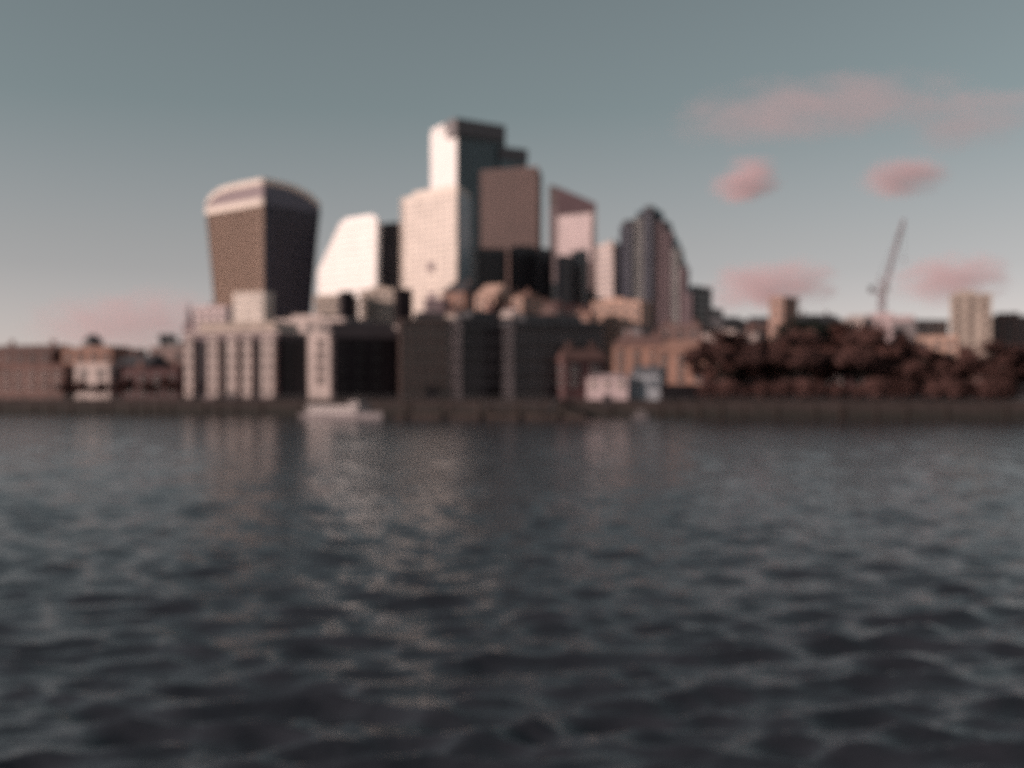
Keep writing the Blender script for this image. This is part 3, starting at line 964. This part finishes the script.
# ------------------------------------------------------------------ pier pavilion, boathouse, kiosk
def pavilion():
    D = 284
    poly, u, v = quad(586, 628, D, 8, .29)
    c = sum(poly, Vector((0, 0))) / 4
    z1 = ZY(377, D)
    t = thing('pier_pavilion', 'small pinkish white waterside pavilion with a dark arched opening', 'pavilion', (c.x, c.y, GZ))
    part('walls', MB().prism(poly, GZ - 1.4, z1), 'pink', t)
    for p in offset(poly, -.5)[:2] + [poly[0].lerp(poly[1], .5) + v * .5]:
        part('pile', MB().bar((p.x, p.y, -2.5), (p.x, p.y, GZ - 1.402), .3, 8), 'bark', t)
    o = offset(poly, .5); cc = c
    vs = [(p.x, p.y, z1 + .003) for p in o] + [(cc.x - u.x * 2, cc.y - u.y * 2, z1 + .8), (cc.x + u.x * 2, cc.y + u.y * 2, z1 + .8)]
    part('roof', MB().add(vs, [[3, 2, 1, 0], [0, 1, 5, 4], [2, 3, 4, 5], [1, 2, 5], [3, 0, 4]]), 'pink', t)
    w = (poly[1] - poly[0]).length
    q = poly[0] + u * w * .5
    mb = MB().box(q - v * .1, u, 2.2, .3, GZ - 1.3, GZ + .5)
    for k in range(8):
        a0, a1 = math.pi * k / 8, math.pi * (k + 1) / 8
        pts = [(math.cos(a0) * 1.1, math.sin(a0) * 1.1), (math.cos(a1) * 1.1, math.sin(a1) * 1.1)]
        vs = []
        for s_ in (-.25, .05):
            for (x_, z_) in ((0, 0), *pts):
                p = q + u * x_ + v * s_
                vs.append((p.x, p.y, GZ + .502 + z_))
        mb.add(vs, [[0, 1, 2], [5, 4, 3], [1, 4, 5, 2]])
    part('arched_opening', mb, 'g_dark', t)
    add_windows(t, [poly[0], poly[1], poly[2], poly[3]], GZ + 1.0, z1, 3.2, 3.0, 1.1, 1.6, 'g_dark', 'cream', 10)


pavilion()
block('glazed_porch', 'narrow pale glazed porch between the pavilion and the blue boathouse', 'pavilion', 626, 634, 381, 284, depth=5, a=.35, wall='bluepaint', g='g_blue', f='bluepaint', roof='', fh=3, bw=1.8, ww=.9)
t = block('boathouse', 'slate blue boathouse with tall glazed bays beside the white pavilion', 'boathouse', 631, 660, 374, 284, depth=9, a=.3, wall='bluepaint', g='g_blue', f='bluepaint', gable=2, rmat='slateblue', roof='', fh=3.2, bw=2.4, ww=1.6)
block('quay_shed', 'dark low shed between the blue boathouse and the trees', 'shed', 661, 704, 389, 282, depth=8, a=-.1, wall='black', g='g_black', f='black', gable=1.2, rmat='black', roof='', fh=3)
block('kiosk', 'little orange kiosk under the left end of the trees', 'kiosk', 708, 722, 397, 280, depth=3, a=.4, wall='orange', gable=.9, rmat='orange', roof='', fh=2.6, bw=1.6, ww=.8, wh=1.1)


# ------------------------------------------------------------------ boats and pontoon
def river_boat(px0, px1, D, label, name='river_boat', group=None, flip=1):
    a, b = P(px0, D + 11), P(px1, D - 8)
    L = (b - a).length; u = (b - a).normalized(); v = Vector((-u.y, u.x)); c = (a + b) / 2
    t = thing(name, label, 'boat', (c.x, c.y, 0), group)
    B = L * .22
    secs = []
    for k in range(11):
        f = k / 10
        hw = B / 2 * (1 - max(0, (f - .6) / .4) ** 2.2) * (.86 + .14 * min(1, f / .2)) + .05
        sheer = .9 + .55 * max(0, (f - .5) / .5) ** 2
        x = (-.5 + f) * L
        secs.append([(x, -hw, sheer), (x, -hw * .8, -.3), (x, hw * .8, -.3), (x, hw, sheer)])
    mb = MB(); vs, fs = [], []
    for s in secs:
        for (x, y, z) in s:
            p = c + u * x * flip + v * y
            vs.append((p.x, p.y, z))
    for k in range(10):
        for j in range(4):
            fs.append([k * 4 + j, k * 4 + (j + 1) % 4, k * 4 + 4 + (j + 1) % 4, k * 4 + 4 + j])
    fs += [[0, 1, 2, 3], [43, 42, 41, 40]]
    part('hull', mb.add(vs, fs), 'hull', t)
    cc = c - u * L * .06 * flip
    cab = part('cabin', MB().box(cc, u, L * .66, B * .74, .8, 2.7), 'boat', t)
    n = 9
    for k in range(n):
        q = cc + u * (L * .6 * (k / (n - 1) - .5)) - v * (B * .37 + .02)
        part('window', MB().box(q, u, L * .045, .06, 1.5, 2.25), 'g_dark', cab)
    part('roof', MB().box(cc, u, L * .70, B * .82, 2.702, 2.88), 'boat', t)
    w = c + u * L * .2 * flip
    wh = part('wheelhouse', MB().box(w, u, L * .11, B * .5, 2.882, 3.9).box(w, u, L * .13, B * .58, 3.902, 4.02), 'boat', t)
    part('wheelhouse_window', MB().box(w - v * (B * .25 + .02), u, L * .08, .05, 3.15, 3.7), 'g_dark', wh)
    mb = MB()
    for k in range(8):
        x = -.42 + .84 * k / 7
        p = c + u * L * x - v * B * .44
        mb.bar((p.x, p.y, .85), (p.x, p.y, 1.9), .03, 4)
    p, q = c - u * L * .42 - v * B * .44, c + u * L * .42 - v * B * .44
    mb.bar((p.x, p.y, 1.9), (q.x, q.y, 1.9), .03, 4)
    part('railing', mb, 'boat', t)
    part('mast', MB().bar((w.x, w.y, 4.0), (w.x, w.y, 5.8), .06), 'grey', t)


river_boat(307, 382, 281, 'white river boat with a long cabin moored below the black block')


def pontoon(x0, x1, D, label):
    a, b = P(x0, D), P(x1, D + (bank(P(x1, D).x) - bank(P(x0, D).x)) * .6)
    u = (b - a).normalized(); v = Vector((-u.y, u.x)); c = (a + b) / 2; L = (b - a).length
    t = thing('pontoon', label, 'pier', (c.x, c.y, 0))
    part('deck', MB().box(c, u, L, 5, -.3, .9), 'wood', t)
    part('shelter', MB().box(c + u * L * .1 + v * .5, u, L * .34, 2.8, 3.1, 3.35), 'dgrey', t)
    for k in range(6):
        p = c + u * (L * .1 + L * .32 * (k / 5 - .5))
        part('shelter_panel', MB().box(p + v * .5, u, .2, 2.4, .902, 3.098), 'g_brown', t)
    for k in range(5):
        p = a + u * L * (k + .3) / 5 - v * 2.8
        part('pile', MB().bar((p.x, p.y, -2.5), (p.x, p.y, 4.2), .35, 8), 'bark', t)
    mb = MB()
    for k in range(int(L / 2) + 1):
        p = a + u * k * 2 - v * 2.3
        mb.bar((p.x, p.y, .9), (p.x, p.y, 2.0), .04, 4)
    p, q = a - v * 2.3, b - v * 2.3
    mb.bar((p.x, p.y, 2.0), (q.x, q.y, 2.0), .04, 4)
    part('railing', mb, 'dgrey', t)
    g0 = c + u * L * .3 + v * 2; g1 = Vector((g0.x + 3, bank(g0.x + 3) + .5))
    part('gangway', MB().bar((g0.x, g0.y, 1.2), (g1.x, g1.y, GZ + .4), .5, 4), 'dgrey', t)


pontoon(396, 586, 279, 'long dark floating pier with a low shelter below the brown office')


def small_boat(px0, px1, D, label, m='hull'):
    a, b = P(px0, D), P(px1, D); L = (b - a).length; u = (b - a).normalized(); v = Vector((-u.y, u.x)); c = (a + b) / 2
    t = thing('launch', label, 'boat', (c.x, c.y, 0))
    h = [c - u * L / 2 - v * L * .13, c + u * L * .28 - v * L * .14, c + u * L / 2, c + u * L * .28 + v * L * .14, c - u * L / 2 + v * L * .13]
    part('hull', MB().prism([c + (p - c) * .85 for p in h], -.3, [.8, .9, 1.15, .9, .8], top=h), m, t)
    part('cabin', MB().box(c - u * L * .05, u, L * .4, L * .18, .7, 1.9), 'boat', t)
    part('window', MB().box(c - u * L * .05 - v * (L * .09 + .02), u, L * .3, .04, 1.2, 1.65), 'g_dark', t)


small_boat(632, 652, 268, 'small pale launch moored below the blue boathouse')


# ------------------------------------------------------------------ crane
def crane():
    D = 640
    b = P(882, D); zt = ZY(292, D)
    t = thing('luffing_crane', 'tower crane with its jib raised steeply to the right', 'crane', (b.x, b.y, GZ))

    def lattice(p, q, s0, s1, r, n):
        mb = MB()
        p, q = Vector(p), Vector(q); d = (q - p).normalized(); a = d.orthogonal().normalized(); c = d.cross(a)
        prev = None
        for k in range(n + 1):
            f = k / n; o = p.lerp(q, f); s = s0 + (s1 - s0) * f
            ring = [o + a * s + c * s, o - a * s + c * s, o - a * s - c * s, o + a * s - c * s]
            if prev:
                for i in range(4):
                    mb.bar(prev[i], ring[i], r, 4)
                    mb.bar(prev[i], ring[(i + 1) % 4], r * .7, 4)
            for i in range(4):
                mb.bar(ring[i], ring[(i + 1) % 4], r * .7, 4)
            prev = ring
        return mb
    part('mast', lattice((b.x, b.y, GZ), (b.x, b.y, zt), 1.3, 1.3, .26, 24), 'crane', t)
    tip = Vector((*P(904, D - 6), ZY(221, D)))
    foot = Vector((b.x + .8, b.y - 1, zt + 1.5))
    part('jib', lattice(foot, tip, .95, .4, .2, 18), 'crane', t)
    part('cab', MB().box((b.x + 1.8, b.y - 2), (1, 0), 2.2, 2.2, zt + .2, zt + 3), 'grey', t)
    part('machine_deck', MB().box((b.x - 2.5, b.y + .5), (1, -.2), 9, 3, zt - .2, zt + .6), 'crane', t)
    part('counterweight', MB().box((b.x - 5.5, b.y + 1.1), (1, -.2), 2.6, 3.2, zt + .61, zt + 3.2), 'dgrey', t)
    part('apex_frame', MB().bar((b.x - 2, b.y, zt + .6), (b.x - 1.5, b.y, zt + 9), .3, 4).bar((b.x + 1, b.y, zt + .6), (b.x - 1.5, b.y, zt + 9), .3, 4), 'crane', t)
    part('hoist_cable', MB().bar((b.x - 1.5, b.y, zt + 9), tip, .12, 4).bar(tip, tip - Vector((0, 0, 22)), .12, 4), 'dgrey', t)
    q = tip - Vector((0, 0, 22))
    part('hook_block', MB().box(q, (1, 0), 1.0, .6, q.z - 1.6, q.z), 'crane', t)


crane()


# ------------------------------------------------------------------ trees
def make_tree(seed, H, W, leaf, nleaf, ls):
    g = random.Random(seed)
    tr, cr = MB(), MB()
    tr.bar((0, 0, -.2), (.15, 0, H * .3), .42, 7, .32)
    tips = []

    def grow(p, d, L, r, lv):
        q = p + d * L
        tr.bar(p, q, r, 5, r * .65)
        if lv == 0:
            tips.append((p, q)); return
        for k in range(3 if lv > 1 else 4):
            nd = (d + Vector((g.uniform(-1, 1), g.uniform(-1, 1), g.uniform(-.25, .7))) * .75).normalized()
            grow(q, nd, L * g.uniform(.6, .82), r * .6, lv - 1)
    for k in range(9):
        an = k * 1.05 + g.uniform(-.3, .3)
        d = Vector((math.cos(an) * .62 * W, math.sin(an) * .62 * W, g.uniform(.3, 1.1))).normalized()
        grow(Vector((.15, 0, H * (.13 + .028 * k))), d, H * .2, .2, 3)
    grow(Vector((.15, 0, H * .3)), Vector((0, 0, 1)), H * .24, .28, 3)
    for k in range(nleaf):
        p, q = tips[g.randrange(len(tips))]
        o = p.lerp(q, g.random()) + Vector((g.gauss(0, .42), g.gauss(0, .42), g.gauss(0, .38)))
        a = Vector((g.uniform(-1, 1), g.uniform(-1, 1), g.uniform(-1, 1))).normalized()
        b = a.orthogonal().normalized()
        s = ls * g.uniform(.5, 1.3)
        cr.add([o - a * s, o + b * s * .4, o + a * s, o - b * s * .4], [[0, 1, 2, 3]])
    return tr.mesh('trunk', 'bark'), cr.mesh('crown', leaf), H


protos = {}


def tree(kind, px, D, ytop, label, rz, group='bare trees along the far quay', name='bare_tree', base=GZ):
    if kind not in protos:
        protos[kind] = {
            'r1': lambda: make_tree(1, 16, 1.0, 'russet', 15000, .42), 'r2': lambda: make_tree(2, 16, 1.25, 'umberleaf', 15000, .42),
            'r3': lambda: make_tree(3, 16, .85, 'russet', 14000, .42), 'e1': lambda: make_tree(5, 16, 1.0, 'evergreen', 5200, .42)}[kind]()
    tm, cm, H = protos[kind]
    p = P(px, D)
    zmax = max(v.co.z for v in cm.vertices)
    s = (ZY(ytop, D) - base) / zmax
    t = thing(name, label, 'tree', (p.x, p.y, base), group)
    t.rotation_euler = (0, 0, rz); t.scale = (s * 1.3, s * 1.3, s)
    for nm, me in (('trunk', tm), ('crown', cm)):
        o = bpy.data.objects.new(nm, me); col.objects.link(o); o.parent = t
    return t


front = [(722, 340), (745, 344), (768, 352), (790, 347), (812, 343), (834, 338), (856, 346), (880, 338), (900, 345), (922, 358), (944, 362), (966, 357), (990, 352), (1014, 355)]
for i, (px, yt) in enumerate(front):
    D = bank((px - 512) / F * 265) + 9 + (i % 3) * 4
    tree(('r2', 'r1', 'r3')[i % 3], px, D, yt - (17 if 780 < px < 900 else 13), 'bare russet tree in the dense quayside row at the right', i * 1.9)
for i, (px, yt) in enumerate([(733, 352), (757, 349), (801, 352), (845, 350), (889, 356), (933, 366)]):
    tree(('r3', 'r2')[i % 2], px, 300 - i * 2, yt - 12, 'bare umber tree standing behind the quayside row at the right', i * 2.3 + .6, 'bare trees behind the quayside row')
for i, (px, yt, lb) in enumerate([(806, 314, 'dark evergreen crown right beside the lit brick tower'), (822, 318, 'middle one of three dark evergreen crowns right of the brick tower'), (839, 317, 'dark evergreen crown nearest the small white house')]):
    tree('e1', px, 400, yt, lb, i * 1.7, 'dark evergreens by the brick tower', 'evergreen_tree')
for i, (px, yt) in enumerate([(66, 380), (84, 378), (104, 381), (126, 376), (146, 379), (168, 374)]):
    D = bank((px - 512) / F * 330) + 6
    tree(('r2', 'r3')[i % 2], px, D, yt, 'low dark bare tree before the brick houses at the left', i * 1.3, 'low bare trees on the left quay')


def make_shrub(seed):
    g = random.Random(seed)
    st, cr = MB(), MB()
    for k in range(14):
        a = k * 2.4; r = .25 + .9 * g.random()
        st.bar((0, 0, -.1), (math.cos(a) * r, math.sin(a) * r, g.uniform(1.2, 2.6)), .06, 4, .02)
    for k in range(2600):
        d = Vector((g.gauss(0, 1), g.gauss(0, 1), g.gauss(0, 1))).normalized() * (g.random() ** .4)
        o = Vector((d.x * 2.2, d.y * 2.2, 1.6 + d.z * 1.5))
        a = Vector((g.uniform(-1, 1), g.uniform(-1, 1), g.uniform(-1, 1))).normalized(); b = a.orthogonal().normalized()
        s_ = .2 * g.uniform(.5, 1.3)
        cr.add([o - a * s_, o + b * s_ * .6, o + a * s_, o - b * s_ * .6], [[0, 1, 2, 3]])
    return st.mesh('stems', 'bark'), cr.mesh('foliage', 'umberleaf')


shrubs = [make_shrub(21), make_shrub(22)]
for i in range(24):
    px = 712 + i * 12.6 + rng.uniform(-3, 3)
    D = bank((px - 512) / F * 268) + 3.2
    p = P(px, D)
    t = thing('shrub', 'dark bushy shrub under the bare trees along the right quay', 'shrub', (p.x, p.y, GZ + .05), 'shrubs under the quayside trees')
    t.rotation_euler = (0, 0, i * 1.1); k = rng.uniform(1.0, 1.75); t.scale = (k, k, k)
    for nm, me in zip(('stems', 'foliage'), shrubs[i % 2]):
        o = bpy.data.objects.new(nm, me); col.objects.link(o); o.parent = t

# ------------------------------------------------------------------ clouds
def cloud_mat(dens):
    m = bpy.data.materials.new('cloud_vapour'); m.use_nodes = True
    n, l = m.node_tree.nodes, m.node_tree.links
    for x in list(n):
        if x.type == 'BSDF_PRINCIPLED': n.remove(x)
    v = n.new('ShaderNodeVolumePrincipled')
    v.inputs['Color'].default_value = (1.0, .71, .74, 1)
    v.inputs['Anisotropy'].default_value = 0.0
    tc = n.new('ShaderNodeTexCoord')
    ln = n.new('ShaderNodeVectorMath'); ln.operation = 'LENGTH'
    l.new(tc.outputs['Object'], ln.inputs[0])
    geo = n.new('ShaderNodeNewGeometry')
    nz = n.new('ShaderNodeTexNoise'); nz.inputs['Scale'].default_value = .022; nz.inputs['Detail'].default_value = 5
    mp = n.new('ShaderNodeMapping'); mp.inputs['Scale'].default_value = (.55, .8, 1.2)
    l.new(geo.outputs['Position'], mp.inputs['Vector']); l.new(mp.outputs['Vector'], nz.inputs['Vector'])
    ad = n.new('ShaderNodeMath'); ad.operation = 'MULTIPLY_ADD'; ad.inputs[1].default_value = -2.2
    l.new(nz.outputs['Fac'], ad.inputs[0]); ad.inputs[2].default_value = 1.1
    s = n.new('ShaderNodeMath'); s.operation = 'ADD'
    l.new(ln.outputs['Value'], s.inputs[0]); l.new(ad.outputs['Value'], s.inputs[1])
    mr = n.new('ShaderNodeMapRange'); mr.interpolation_type = 'SMOOTHSTEP'
    mr.inputs['From Min'].default_value = 1.0; mr.inputs['From Max'].default_value = .25
    mr.inputs['To Min'].default_value = 0; mr.inputs['To Max'].default_value = dens
    l.new(s.outputs['Value'], mr.inputs['Value'])
    l.new(mr.outputs['Result'], v.inputs['Density'])
    l.new(v.outputs['Volume'], n['Material Output'].inputs['Volume'])
    return m




def cloud(px, py, wpx, hpx, D, label, seed, dens=.004):
    bm = bmesh.new()
    bmesh.ops.create_icosphere(bm, subdivisions=4, radius=1.0)
    for v in bm.verts:
        d = noise.noise(v.co * 1.6 + Vector((seed * 3.1, 0, 0))) * .18
        v.co *= 1.0 + d
    me = bpy.data.meshes.new('cloud'); bm.to_mesh(me); bm.free()
    me.materials.append(cloud_mat(dens))
    o = bpy.data.objects.new('cloud', me); col.objects.link(o)
    p = P(px, D)
    o.location = (p.x, p.y, ZY(py, D))
    o.scale = (wpx / F * D / 2, wpx / F * D / 2.6, hpx / F * D / 2)
    o.rotation_euler = (0, R(-16 if seed == 1 else -4), 0)
    tag(o, label, 'cloud', 'pink evening clouds')


cloud(744, 182, 84, 52, 2600, 'small compact pink cloud right above the ribbed tower', 1, .016)
cloud(901, 178, 104, 44, 2600, 'flat pink cloud high above the crane', 2, .013)
cloud(770, 286, 150, 60, 3400, 'long low pink cloud above the brick tower', 3, .0075)
cloud(950, 280, 140, 58, 3400, 'low pink cloud just right of the crane jib', 4, .0065)
cloud(815, 110, 340, 50, 2300, 'faint broad pink cloud streak high in the sky', 5, .0026)
cloud(975, 118, 170, 66, 2300, 'faint pink cloud bank in the upper right corner', 6, .0027)
cloud(130, 322, 230, 70, 3800, 'pale pink haze low over the left end of the bank', 7, .0026)  # haze volume added to turn the left horizon pinker
